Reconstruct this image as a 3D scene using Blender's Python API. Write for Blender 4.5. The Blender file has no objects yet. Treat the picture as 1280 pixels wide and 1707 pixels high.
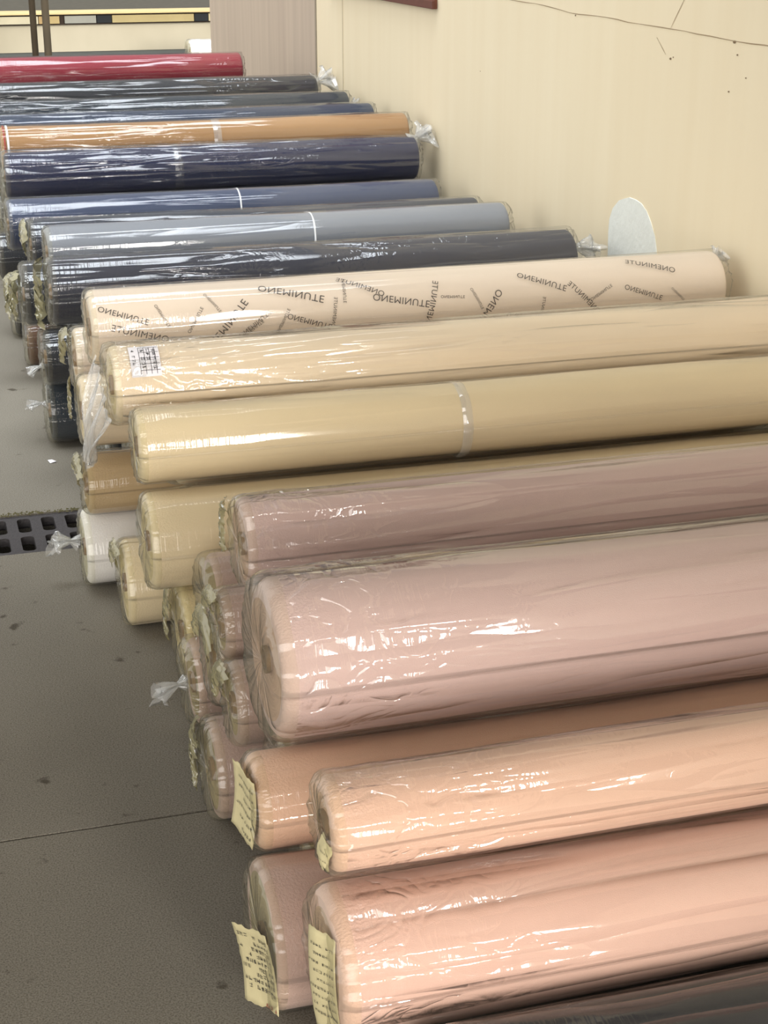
import bpy, math, random
import numpy as np
from mathutils import Vector, Matrix, Euler
PI = math.pi
S = bpy.context.scene
COL = S.collection

# ------------------------------------------------------------------ camera
IMG_W, IMG_H, FPX = 1280.0, 1707.0, 2650.0
PITCH = math.atan(1003 / FPX)
YAW = math.atan(840 / (FPX / math.cos(PITCH)))
cam = bpy.data.cameras.new('camera')
cam.sensor_fit = 'VERTICAL'; cam.sensor_height = 36.0
cam.lens = 36.0 * FPX / IMG_H
cam.clip_start = 0.05; cam.clip_end = 200
co = bpy.data.objects.new('camera', cam); COL.objects.link(co)
co.location = (0, 0, 1.5)
co.rotation_euler = Euler((PI / 2 - PITCH, 0, -YAW), 'XYZ')
S.camera = co
cam.dof.use_dof = False

# ------------------------------------------------------------------ exposure
S.view_settings.view_transform = 'Standard'
S.view_settings.look = 'None'
S.view_settings.gamma = 1.0
S.view_settings.use_curve_mapping = False
S.view_settings.exposure = 0.07

# ------------------------------------------------------------------ sky
world = bpy.data.worlds.new('sky'); S.world = world; world.use_nodes = True
wn = world.node_tree; wn.nodes.clear()
def wnode(t, **k):
    n = wn.nodes.new(t)
    for a, b in k.items(): setattr(n, a, b)
    return n
tc = wnode('ShaderNodeTexCoord')
def lobe(d, lo, hi, col):
    d = Vector(d).normalized()
    dot = wnode('ShaderNodeVectorMath', operation='DOT_PRODUCT'); dot.inputs[1].default_value = d
    wn.links.new(tc.outputs['Generated'], dot.inputs[0])
    mr = wnode('ShaderNodeMapRange', interpolation_type='SMOOTHSTEP')
    mr.inputs['From Min'].default_value = lo; mr.inputs['From Max'].default_value = hi
    wn.links.new(dot.outputs['Value'], mr.inputs['Value'])
    sc = wnode('ShaderNodeVectorMath', operation='SCALE'); sc.inputs[0].default_value = col
    wn.links.new(mr.outputs['Result'], sc.inputs['Scale'])
    return sc.outputs[0]
LOBES = [
    ((0, 0, 1), -1.0, 1.0, (0.32, 0.33, 0.34)),              # overcast sky dome
    ((-0.05, -0.15, 0.98), 0.915, 0.985, (11.5, 12.2, 13.0)),   # bright cloud overhead
    ((-0.35, -0.92, 0.20), 0.86, 0.985, (4.6, 4.4, 4.2)),     # low pale sky behind the viewer
    ((-0.88, 0.20, 0.42), 0.35, 0.95, (1.5, 1.49, 1.44)),    # open side of the yard
    ((0.23, -0.95, 0.16), 0.984, 0.997, (52.0, 50.0, 47.5)),   # sun behind thin cloud, low beyond the gate
]
cur = None
for L in LOBES:
    o = lobe(*L)
    if cur is None: cur = o
    else:
        ad = wnode('ShaderNodeVectorMath', operation='ADD')
        wn.links.new(cur, ad.inputs[0]); wn.links.new(o, ad.inputs[1]); cur = ad.outputs[0]
bg = wnode('ShaderNodeBackground'); bg.inputs['Strength'].default_value = 1.0
wo = wnode('ShaderNodeOutputWorld')
wn.links.new(cur, bg.inputs['Color']); wn.links.new(bg.outputs[0], wo.inputs['Surface'])

# ------------------------------------------------------------------ helpers
def lin(r, g, b, k=1.0):
    f = lambda c: (c / 12.92 if c <= .04045 else ((c + .055) / 1.055) ** 2.4)
    return (min(1, f(r / 255) * k), min(1, f(g / 255) * k), min(1, f(b / 255) * k), 1)

def mesh_obj(name, verts, faces, mats, parent=None, smooth=True, matidx=None, uvs=None):
    me = bpy.data.meshes.new(name)
    me.from_pydata([tuple(map(float, v)) for v in verts], [], [tuple(f) for f in faces])
    if not isinstance(mats, (list, tuple)): mats = [mats]
    for m in mats: me.materials.append(m)
    if matidx is not None: me.polygons.foreach_set('material_index', np.asarray(matidx, dtype=np.int32))
    me.polygons.foreach_set('use_smooth', np.full(len(me.polygons), bool(smooth)))
    if uvs is not None:
        ul = me.uv_layers.new(name='UVMap')
        vi = np.empty(len(me.loops), dtype=np.int32); me.loops.foreach_get('vertex_index', vi)
        ul.data.foreach_set('uv', np.asarray(uvs, dtype=np.float32)[vi].ravel())
    me.update()
    o = bpy.data.objects.new(name, me); COL.objects.link(o)
    if parent is not None: o.parent = parent
    return o

def empty(name, loc, label, cat, group=None):
    o = bpy.data.objects.new(name, None); COL.objects.link(o)
    o.location = loc; o.empty_display_size = .1
    tag(o, label, cat, group); return o
def tag(o, label=None, cat=None, group=None, kind=None):
    if label: o['label'] = label
    if cat: o['category'] = cat
    if group: o['group'] = group
    if kind: o['kind'] = kind
    return o

def box_geo(x0, x1, y0, y1, z0, z1, V, F):
    b = len(V)
    V += [(x0, y0, z0), (x1, y0, z0), (x1, y1, z0), (x0, y1, z0), (x0, y0, z1), (x1, y0, z1), (x1, y1, z1), (x0, y1, z1)]
    F += [(b, b+3, b+2, b+1), (b+4, b+5, b+6, b+7), (b, b+1, b+5, b+4), (b+1, b+2, b+6, b+5), (b+2, b+3, b+7, b+6), (b+3, b, b+4, b+7)]
def box(name, x0, x1, y0, y1, z0, z1, m, parent=None, bevel=0):
    V, F = [], []; box_geo(x0, x1, y0, y1, z0, z1, V, F)
    o = mesh_obj(name, V, F, m, parent, smooth=False)
    if bevel:
        b = o.modifiers.new('bevel', 'BEVEL'); b.width = bevel; b.segments = 2
    return o

def vnoise(x, y, seed, py=0):
    """smooth value noise; periodic in y with integer period py when given"""
    rs = np.random.RandomState(seed % 100000); T = rs.rand(256, 64)
    xi = np.floor(x).astype(int); yi = np.floor(y).astype(int)
    fx = x - xi; fy = y - yi
    fx = fx * fx * (3 - 2 * fx); fy = fy * fy * (3 - 2 * fy)
    P = py if py else 64
    g = lambda a, b: T[a % 256, (b % P) % 64]
    return (g(xi, yi) * (1 - fx) + g(xi + 1, yi) * fx) * (1 - fy) + (g(xi, yi + 1) * (1 - fx) + g(xi + 1, yi + 1) * fx) * fy
def ridge(n): return (1 - np.abs(2 * n - 1))

# ------------------------------------------------------------------ materials
def newmat(name):
    m = bpy.data.materials.new(name); m.use_nodes = True
    nt = m.node_tree; nt.nodes.clear()
    return m, nt
def N(nt, t, **k):
    n = nt.nodes.new(t)
    for a, b in k.items():
        if a in n.inputs.keys() and not hasattr(n, a): n.inputs[a].default_value = b
        else: setattr(n, a, b)
    return n
def L(nt, a, b): nt.links.new(a, b)

def simple_mat(name, col, rough=.6, metal=0, bump=0, bscale=40, var=.0, spec=.4):
    m, nt = newmat(name)
    out = N(nt, 'ShaderNodeOutputMaterial'); p = N(nt, 'ShaderNodeBsdfPrincipled')
    p.inputs['Roughness'].default_value = rough; p.inputs['Metallic'].default_value = metal
    p.inputs['Specular IOR Level'].default_value = spec
    L(nt, p.outputs[0], out.inputs[0])
    t = N(nt, 'ShaderNodeTexCoord'); n = N(nt, 'ShaderNodeTexNoise'); n.inputs['Scale'].default_value = bscale
    n.inputs['Detail'].default_value = 4
    L(nt, t.outputs['Object'], n.inputs['Vector'])
    mx = N(nt, 'ShaderNodeMix', data_type='RGBA'); mx.inputs[6].default_value = col
    mx.inputs[7].default_value = tuple(c * (1 - var) for c in col[:3]) + (1,)
    L(nt, n.outputs[0], mx.inputs[0]); L(nt, mx.outputs[2], p.inputs['Base Color'])
    if bump:
        b = N(nt, 'ShaderNodeBump'); b.inputs['Strength'].default_value = bump; b.inputs['Distance'].default_value = .004
        L(nt, n.outputs[0], b.inputs['Height']); L(nt, b.outputs[0], p.inputs['Normal'])
    return m

def fabric_mat(name, col, var=.12):
    """cloth wound on a tube: fine weave, faint lengthwise and crosswise ripples"""
    m, nt = newmat(name)
    out = N(nt, 'ShaderNodeOutputMaterial'); p = N(nt, 'ShaderNodeBsdfPrincipled')
    p.inputs['Roughness'].default_value = .75; p.inputs['Specular IOR Level'].default_value = .25
    p.inputs['Sheen Weight'].default_value = .12
    L(nt, p.outputs[0], out.inputs[0])
    uv = N(nt, 'ShaderNodeUVMap')
    mp = N(nt, 'ShaderNodeMapping'); mp.inputs['Scale'].default_value = (2.0, 14, 1)
    L(nt, uv.outputs[0], mp.inputs[0])
    n1 = N(nt, 'ShaderNodeTexNoise'); n1.inputs['Scale'].default_value = 1.0; n1.inputs['Detail'].default_value = 3
    L(nt, mp.outputs[0], n1.inputs['Vector'])
    n2 = N(nt, 'ShaderNodeTexNoise'); n2.inputs['Scale'].default_value = 700; n2.inputs['Detail'].default_value = 1
    L(nt, uv.outputs[0], n2.inputs['Vector'])
    mx = N(nt, 'ShaderNodeMix', data_type='RGBA'); mx.inputs[6].default_value = tuple(c * (1 - var) for c in col[:3]) + (1,)
    mx.inputs[7].default_value = tuple(min(1, c * (1 + var)) for c in col[:3]) + (1,)
    L(nt, n1.outputs[0], mx.inputs[0])
    L(nt, mx.outputs[2], p.inputs['Base Color'])
    ad = N(nt, 'ShaderNodeMath', operation='MULTIPLY_ADD'); ad.inputs[1].default_value = .25
    L(nt, n2.outputs[0], ad.inputs[0]); L(nt, n1.outputs[0], ad.inputs[2])
    sp = N(nt, 'ShaderNodeSeparateXYZ'); L(nt, uv.outputs[0], sp.inputs[0])      # coarse pile showing near the edge
    em = N(nt, 'ShaderNodeMapRange'); em.inputs['From Min'].default_value = .11; em.inputs['From Max'].default_value = .02; L(nt, sp.outputs[0], em.inputs['Value'])
    n3 = N(nt, 'ShaderNodeTexNoise'); n3.inputs['Scale'].default_value = 230; n3.inputs['Detail'].default_value = 2; L(nt, uv.outputs[0], n3.inputs['Vector'])
    e3 = N(nt, 'ShaderNodeMath', operation='MULTIPLY'); L(nt, n3.outputs[0], e3.inputs[0]); L(nt, em.outputs[0], e3.inputs[1])
    a3 = N(nt, 'ShaderNodeMath', operation='ADD'); L(nt, ad.outputs[0], a3.inputs[0]); L(nt, e3.outputs[0], a3.inputs[1])
    b = N(nt, 'ShaderNodeBump'); b.inputs['Strength'].default_value = .5; b.inputs['Distance'].default_value = .004
    L(nt, a3.outputs[0], b.inputs['Height']); L(nt, b.outputs[0], p.inputs['Normal'])
    return m

def cut_end_mat(name, col):
    """the cut end of a roll: many thin layers seen edge on"""
    m, nt = newmat(name)
    out = N(nt, 'ShaderNodeOutputMaterial'); p = N(nt, 'ShaderNodeBsdfPrincipled')
    p.inputs['Roughness'].default_value = .9; p.inputs['Specular IOR Level'].default_value = .15
    L(nt, p.outputs[0], out.inputs[0])
    uv = N(nt, 'ShaderNodeUVMap')
    mp = N(nt, 'ShaderNodeMapping'); mp.inputs['Scale'].default_value = (420, 9, 1)
    L(nt, uv.outputs[0], mp.inputs[0])
    n1 = N(nt, 'ShaderNodeTexNoise'); n1.inputs['Scale'].default_value = 1.0; n1.inputs['Detail'].default_value = 4
    L(nt, mp.outputs[0], n1.inputs['Vector'])
    mx = N(nt, 'ShaderNodeMix', data_type='RGBA'); mx.inputs[6].default_value = tuple(c * .7 for c in col[:3]) + (1,)
    mx.inputs[7].default_value = tuple(min(1, c * 1.35) for c in col[:3]) + (1,)
    L(nt, n1.outputs[0], mx.inputs[0]); L(nt, mx.outputs[2], p.inputs['Base Color'])
    b = N(nt, 'ShaderNodeBump'); b.inputs['Strength'].default_value = .9; b.inputs['Distance'].default_value = .003
    L(nt, n1.outputs[0], b.inputs['Height']); L(nt, b.outputs[0], p.inputs['Normal'])
    return m

def film_mat(name, haze=.03, tint=(.98, .98, .97), rough=.085, base=.07, bump=.55, streak=1.0, hazecol=(.75, .74, .70), crumple=1.0, lines=1.0, tents=0.0):
    """clear polythene film: mostly see-through, glossy, creased lengthwise, crinkled at the ends"""
    m, nt = newmat(name)
    out = N(nt, 'ShaderNodeOutputMaterial')
    uv = N(nt, 'ShaderNodeUVMap'); oi = N(nt, 'ShaderNodeObjectInfo')
    rnd = N(nt, 'ShaderNodeMath', operation='MULTIPLY'); rnd.inputs[1].default_value = 61.7
    L(nt, oi.outputs['Random'], rnd.inputs[0])
    off = N(nt, 'ShaderNodeVectorMath', operation='ADD'); L(nt, uv.outputs[0], off.inputs[0]); L(nt, rnd.outputs[0], off.inputs[1])
    sep = N(nt, 'ShaderNodeSeparateXYZ'); L(nt, uv.outputs[0], sep.inputs[0])
    def noise(scale, rot=0, detail=2, dist=0, rid=True):
        mp = N(nt, 'ShaderNodeMapping'); mp.inputs['Scale'].default_value = scale; mp.inputs['Rotation'].default_value = (0, 0, rot)
        L(nt, off.outputs[0], mp.inputs[0])
        n = N(nt, 'ShaderNodeTexNoise'); n.inputs['Scale'].default_value = 1; n.inputs['Detail'].default_value = detail
        n.inputs['Distortion'].default_value = dist
        L(nt, mp.outputs[0], n.inputs['Vector'])
        if not rid: return n.outputs[0]
        a = N(nt, 'ShaderNodeMath', operation='MULTIPLY_ADD'); a.inputs[1].default_value = 2; a.inputs[2].default_value = -1
        L(nt, n.outputs[0], a.inputs[0])
        c = N(nt, 'ShaderNodeMath', operation='ABSOLUTE'); L(nt, a.outputs[0], c.inputs[0])
        d = N(nt, 'ShaderNodeMath', operation='SUBTRACT'); d.inputs[0].default_value = 1; L(nt, c.outputs[0], d.inputs[1])
        e = N(nt, 'ShaderNodeMath', operation='POWER'); e.inputs[1].default_value = 5; L(nt, d.outputs[0], e.inputs[0])
        return e.outputs[0]
    def mul(a, k):
        n = N(nt, 'ShaderNodeMath', operation='MULTIPLY'); L(nt, a, n.inputs[0])
        if isinstance(k, float) or isinstance(k, int): n.inputs[1].default_value = k
        else: L(nt, k, n.inputs[1])
        return n.outputs[0]
    def add(a, b):
        n = N(nt, 'ShaderNodeMath', operation='ADD'); L(nt, a, n.inputs[0]); L(nt, b, n.inputs[1]); return n.outputs[0]
    a = mul(noise((1.3, 13, 1), .05, 1), 1.0 * streak)          # long lengthwise folds
    b = mul(noise((2.2, 20, 1), -.26, 2, .3), .9 * streak)     # oblique pulls
    c = mul(noise((26, 34, 1), .4, 3, .6), .12 * crumple)       # fine crinkle
    # patches where the film is smooth and patches where it is creased
    msk = N(nt, 'ShaderNodeMapRange', interpolation_type='SMOOTHSTEP'); msk.inputs['From Min'].default_value = .42; msk.inputs['From Max'].default_value = .66
    L(nt, noise((3.0, 6.0, 1), 0, 1, 0, False), msk.inputs['Value'])
    c2 = mul(c, msk.outputs[0]); b2 = mul(b, msk.outputs[0])
    # windings at the end: lines running round the roll, fading along it
    en = N(nt, 'ShaderNodeMapRange'); en.inputs['From Min'].default_value = .30; en.inputs['From Max'].default_value = .03
    L(nt, sep.outputs[0], en.inputs['Value'])
    d = mul(mul(noise((95, 5, 1), .03, 2, .2), .16 * lines), en.outputs[0])
    h = add(add(a, b2), add(c2, d))
    if tents:                                              # broad pulled tents running a long way
        e1 = mul(noise((.75, 8.5, 1), -.06, 0), 1.5 * tents); e2 = mul(noise((1.1, 12, 1), -.13, 1, .2), .8 * tents)
        e3 = mul(mul(noise((14, 20, 1), .7, 2, .8), .45 * tents), en.outputs[0])
        h = add(h, add(add(e1, e2), e3))
    bp = N(nt, 'ShaderNodeBump'); bp.inputs['Strength'].default_value = bump; bp.inputs['Distance'].default_value = .006
    L(nt, h, bp.inputs['Height'])
    lw = N(nt, 'ShaderNodeLayerWeight'); lw.inputs['Blend'].default_value = .5; L(nt, bp.outputs[0], lw.inputs['Normal'])
    pw = N(nt, 'ShaderNodeMath', operation='POWER'); pw.inputs[1].default_value = 4.0; L(nt, lw.outputs['Facing'], pw.inputs[0])
    fr = N(nt, 'ShaderNodeMapRange'); fr.inputs['To Min'].default_value = base; fr.inputs['To Max'].default_value = .85
    L(nt, pw.outputs[0], fr.inputs['Value'])
    gl = N(nt, 'ShaderNodeBsdfGlossy'); gl.inputs['Roughness'].default_value = rough; L(nt, bp.outputs[0], gl.inputs['Normal'])
    tr = N(nt, 'ShaderNodeBsdfTransparent'); tr.inputs[0].default_value = tint + (1,)
    df = N(nt, 'ShaderNodeBsdfDiffuse'); df.inputs[0].default_value = hazecol + (1,); L(nt, bp.outputs[0], df.inputs['Normal'])
    m1 = N(nt, 'ShaderNodeMixShader'); m1.inputs[0].default_value = haze; L(nt, tr.outputs[0], m1.inputs[1]); L(nt, df.outputs[0], m1.inputs[2])
    m2 = N(nt, 'ShaderNodeMixShader'); L(nt, fr.outputs[0], m2.inputs[0]); L(nt, m1.outputs[0], m2.inputs[1]); L(nt, gl.outputs[0], m2.inputs[2])
    L(nt, m2.outputs[0], out.inputs[0])
    return m

FILM = film_mat('clear_film')
FILM_TIGHT = film_mat('tight_film', haze=.015, bump=.28, streak=.5, crumple=.6, lines=1.5)
FILM_LOOSE = film_mat('loose_film', haze=.03, bump=.7, streak=1.4, crumple=1.2)
FILM_DRAPED = film_mat('draped_film', haze=.035, base=.10, bump=.9, streak=.7, crumple=.35, lines=.5, tents=1.8)
FILM_END = film_mat('film_over_end', haze=.10, tint=(.96, .96, .91), hazecol=(.55, .50, .38), bump=.7, rough=.12, base=.06, crumple=2.5, lines=0)
FILM_BRIGHT = film_mat('film_tail', haze=.30, bump=.9, hazecol=(.8, .8, .78), crumple=2, lines=0)
TAPE = film_mat('clear_tape', haze=.22, bump=.3, base=.12, hazecol=(.85, .85, .85), lines=0)
CARD = simple_mat('cardboard_tube', lin(150, 122, 88), .8, var=.2)
PAPER = simple_mat('aged_paper', lin(205, 192, 148), .85, var=.12, bump=.3, bscale=60)
PAPERW = simple_mat('white_paper', lin(225, 222, 225), .8, var=.05)
INK = simple_mat('black_ink', lin(45, 42, 45), .7)
REDINK = simple_mat('red_ink', lin(150, 50, 45), .7)
PRINT = simple_mat('grey_print', lin(88, 80, 74), .7)
STRING = simple_mat('white_string', lin(225, 226, 228), .6)

# ------------------------------------------------------------------ a roll
def ring_mesh(xs, rad, nphi, L0, zc, uvx=None):
    pass

def make_fabric(parent, L_, r, m_side, m_end, seed, nphi=72, nx=40, bend=.003, shoulder=.014):
    rs = random.Random(seed)
    er = min(shoulder, r * .25)
    prof = []                                    # (x, radius, is_end)
    prof.append((.006, .0, 1)); prof.append((.006, r * .30, 1)); prof.append((.003, r * .6, 1)); prof.append((.0, r - er * 1.3, 1))
    for k in range(1, 5):
        a = k / 4 * PI / 2
        prof.append((er * (1 - math.sin(a)) * 0 + er * (1 - math.cos(a)) * 1.0, r - er + er * math.sin(a), 0))
    for k in range(1, nx): prof.append((er + (L_ - 2 * er) * k / nx, r, 0))
    for k in range(4, 0, -1):
        a = k / 4 * PI / 2
        prof.append((L_ - er * (1 - math.cos(a)), r - er + er * math.sin(a), 0))
    prof.append((L_, r - er * 1.3, 1)); prof.append((L_ - .004, r * .5, 1)); prof.append((L_ - .005, 0, 1))
    P = np.array(prof); n = len(P)
    ph = np.arange(nphi) / nphi * 2 * PI
    X = np.repeat(P[:, 0:1], nphi, 1); R = np.repeat(P[:, 1:2], nphi, 1); PH = np.repeat(ph[None], n, 0)
    full = R / r
    d = (vnoise(X * 5 + 9, PH / (2 * PI) * 6, seed, 6) - .5) * .0035 + (vnoise(X * 1.4, PH / (2 * PI) * 3, seed + 1, 3) - .5) * .004
    R2 = R + d * full - np.abs(d).max() * full * .5
    endw = (1 - np.clip(X / .05, 0, 1))
    X2 = X + (vnoise(R * 160, PH / (2 * PI) * 3, seed + 2, 3) - .5) * .008 * (P[:, 2:3] > 0) * (full > .05)
    zb = math.sin(seed) * bend * np.sin(X / L_ * PI) * 0
    Y = -R2 * np.cos(PH); Z = r + R2 * np.sin(PH) + zb
    V = np.stack([X2, Y, Z], -1).reshape(-1, 3)
    # uv: length along, distance round / for ends radius and angle
    U = np.where(P[:, 2:3] > 0, R, X); W = np.where(P[:, 2:3] > 0, PH / (2 * PI), PH * r)
    F, MI = [], []
    for i in range(n - 1):
        e = 1 if (P[i, 2] > 0 and P[i + 1, 2] > 0) else 0
        for j in range(nphi):
            k = (j + 1) % nphi
            F.append((i * nphi + j, i * nphi + k, (i + 1) * nphi + k, (i + 1) * nphi + j)); MI.append(e)
    o = mesh_obj('fabric', V, F, [m_side, m_end], parent, True, MI, np.stack([U, W], -1).reshape(-1, 2))
    return o

def make_film(parent, L_, r, seed, mat=None, over=.012, over_r=.012, amp=.0035, nphi=120, nx=90, endmat=None, sag=0.0, square=0.0, shoulder=.014):
    """the film sleeve; over = how far it hangs past the roll's left end"""
    mat = mat or FILM
    rl = r + .0010
    er = min(shoulder, r * .25) * .92
    prof = [(-over * .6 + .003, .0, 1), (-over * .7, rl * .16, 1), (-over * .9, rl * .38, 1), (-over, rl * .60, 1), (-over, rl - er, 1)]
    for k in range(1, 7):
        a = k / 6 * PI / 2; prof.append((er * (1 - math.cos(a)) - over * (1 - k / 6) ** .7, rl - er + er * math.sin(a), 1))
    for k in range(1, nx + 1):
        t = k / nx; prof.append((er + (L_ - er) * t ** 1.35, rl, 0))
    prof += [(L_ + over_r * .6, rl * .97, 1), (L_ + over_r, rl * .8, 1), (L_ + over_r * .9, rl * .5, 1), (L_ + over_r * .7, rl * .2, 1), (L_ + over_r * .6, 0, 1)]
    P = np.array(prof); n = len(P)
    ph = np.arange(nphi) / nphi * 2 * PI
    X = np.repeat(P[:, 0:1], nphi, 1); R = np.repeat(P[:, 1:2], nphi, 1); PH = np.repeat(ph[None], n, 0); fr = PH / (2 * PI)
    side = ((X >= 0) & (X <= L_)).astype(float)
    f1 = ridge(vnoise(X * 1.1 + 3, fr * 26 + X * 1.3 * 0, seed + 5, 26)) ** 3
    f2 = ridge(vnoise(X * 7 + 3, (fr * 22 + np.round(0)) , seed + 6, 22)) ** 3
    f3 = vnoise(X * 18, fr * 30, seed + 7, 30)
    near = np.exp(-np.clip(X, 0, None) / .12) + .25
    d = amp * (1.1 * f1 + .5 * f2 * near + .35 * f3 * near)
    bot = np.clip(-np.sin(PH), 0, 1)
    d = d * (1 - .85 * bot)
    pleat = ridge(vnoise(R * 22 + 5, fr * 30, seed + 8, 30)) ** 2
    endf = (P[:, 2:3] > 0) * np.ones_like(X)
    X2 = X - np.where(X < 0, 1, 0) * (pleat - .3) * max(.004, over * .28) * np.clip(R / rl * 1.6, 0, 1) + np.where(X > L_, 1, 0) * (pleat - .3) * .008
    R2 = R + d * np.where(R > rl * .9, 1, 0)
    if square:
        R2 = R2 * (1 + square * np.cos(2 * PH) * np.exp(-np.clip(X, 0, None) / .1) * (R > rl * .5))
    Y = -R2 * np.cos(PH); Z = r + R2 * np.sin(PH)
    Z = np.maximum(Z, .0006)
    Z = Z - sag * np.exp(-np.clip(X + over, 0, None) / .04) * np.clip(-np.sin(PH), 0, 1) * (R / rl)
    Z = np.maximum(Z, -r * 1.2)
    V = np.stack([X2, Y, Z], -1).reshape(-1, 3)
    UV = np.stack([X + (R - rl) * .6, PH * r], -1).reshape(-1, 2)
    F, MI = [], []
    for i in range(n - 1):
        e = 1 if (P[i, 2] > 0 and P[i + 1, 2] > 0 and P[i, 0] < L_ * .5) else 0
        for j in range(nphi):
            k = (j + 1) % nphi
            F.append((i * nphi + j, i * nphi + k, (i + 1) * nphi + k, (i + 1) * nphi + j)); MI.append(e)
    return mesh_obj('plastic_wrap', V, F, [mat, endmat or FILM_END], parent, True, MI, UV)

def make_band(parent, x, r, w, mat, name='tape_band', nphi=96, seed=0, tilt=.0, h=.0045):
    V, F, U = [], [], []
    n = 5
    for i in range(n):
        for j in range(nphi):
            a = j / nphi * 2 * PI
            rr = r + h + (.0012 if 0 < i < n - 1 else -.0012) + .0008 * math.sin(a * 9 + seed)
            xx = x + (i / (n - 1) - .5) * w + tilt * math.sin(a)
            V.append((xx, -rr * math.cos(a), max(r + rr * math.sin(a), .0004))); U.append((i * w / 4, a * r))
    for i in range(n - 1):
        for j in range(nphi):
            k = (j + 1) % nphi
            F.append((i * nphi + j, i * nphi + k, (i + 1) * nphi + k, (i + 1) * nphi + j))
    return mesh_obj(name, V, F, mat, parent, True, None, U)

def make_tail(parent, base, d, length, rad, seed, mat=None, pinch=.25, name='wrap_tail'):
    """gathered film twisted shut and flaring beyond the knot"""
    rs = random.Random(seed); mat = mat or FILM_BRIGHT
    d = Vector(d).normalized(); u = d.orthogonal().normalized(); w = d.cross(u)
    n, m = 14, 40; V, F, U = [], [], []
    for i in range(n):
        t = i / (n - 1)
        if t < .3: R = rad * (1 - (1 - pinch) * (t / .3))
        else: R = rad * (pinch + (1.0 - pinch) * ((t - .3) / .7) ** .8)
        for j in range(m):
            a = j / m * 2 * PI
            k = .55 + .45 * math.sin(a * 5 + seed + 2.5 * t) * (.4 + t) + .16 * math.sin(a * 11 + seed * 2 + i * .4)
            rag = (.0 if i < n - 1 else .25 * length * math.sin(a * 3 + seed))
            p = Vector(base) + d * (t * length + rag) + (u * math.cos(a) + w * math.sin(a)) * R * k + Vector((0, 0, -.25 * length * t * t))
            V.append(p); U.append((t * length, a * rad))
    for i in range(n - 1):
        for j in range(m):
            k = (j + 1) % m; F.append((i * m + j, i * m + k, (i + 1) * m + k, (i + 1) * m + j))
    return mesh_obj(name, V, F, mat, parent, True, None, U)

def make_flap(parent, x, r, a0, a1, out, drop, seed, mat, name='loose_film', rr=.6):
    """ragged flap of film or paper hanging off the end face between two angles"""
    n, m = 12, 22; V, F, U = [], [], []
    rs = np.random.RandomState(seed); jag = rs.rand(m) * .5 + .5; cr = rs.rand(n, m)
    for i in range(n):
        t = i / (n - 1)
        for j in range(m):
            s = j / (m - 1); a = math.radians(a0 + (a1 - a0) * s)
            R = r * (rr + (1.03 - rr) * (1 - t * .0))
            R = r * (1.02 - (1 - rr) * t * jag[j])
            xx = x - out * (math.sin(t * PI * .9) * .8 + .35 * (cr[i, j] - .5)) - .003
            V.append((xx, -R * math.cos(a) + .25 * out * (cr[j % n, i] - .5), r + R * math.sin(a) - drop * t * t)); U.append((t * r * .5, s * r))
    for i in range(n - 1):
        for j in range(m - 1): F.append((i * m + j, i * m + j + 1, (i + 1) * m + j + 1, (i + 1) * m + j))
    return mesh_obj(name, V, F, mat, parent, True, None, U)

def strokes(parent, place, w, h, rows, seed, mat, name='handwriting', cols=9, kind='cjk', y0=.06, y1=.94):
    """rows of little brush-like strokes; place(u, v) gives a point on the label"""
    rs = random.Random(seed); V, F = [], []
    def seg(ax, ay, bx, by, t):
        dx, dy = bx - ax, by - ay; l = math.hypot(dx, dy) or 1; nx, ny = -dy / l * t / 2, dx / l * t / 2
        b = len(V)
        for q in ((ax + nx, ay + ny), (ax - nx, ay - ny), (bx - nx, by - ny), (bx + nx, by + ny)): V.append(place(*q))
        F.append((b, b + 1, b + 2, b + 3))
    cw = w * .86 / cols; ch = h * (y1 - y0) / rows
    for r_ in range(rows):
        nn = cols - (rs.randint(0, 3) if cols > 3 else 0)
        for c in range(nn):
            if rs.random() < .1: continue
            ox = w * .07 + c * cw; oy = h * y0 + r_ * ch; s = min(cw, ch) * .72
            for k in range(rs.randint(3, 5)):
                ty = rs.random()
                if ty < .45: yy = oy + rs.random() * s; seg(ox, yy, ox + s, yy + rs.uniform(-.1, .1) * s, s * .12)
                elif ty < .85: xx = ox + rs.random() * s; seg(xx, oy, xx, oy + s, s * .12)
                else: seg(ox + rs.random() * s, oy, ox + rs.random() * s, oy + s, s * .12)
    return mesh_obj(name, V, F, mat, parent, False)

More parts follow.
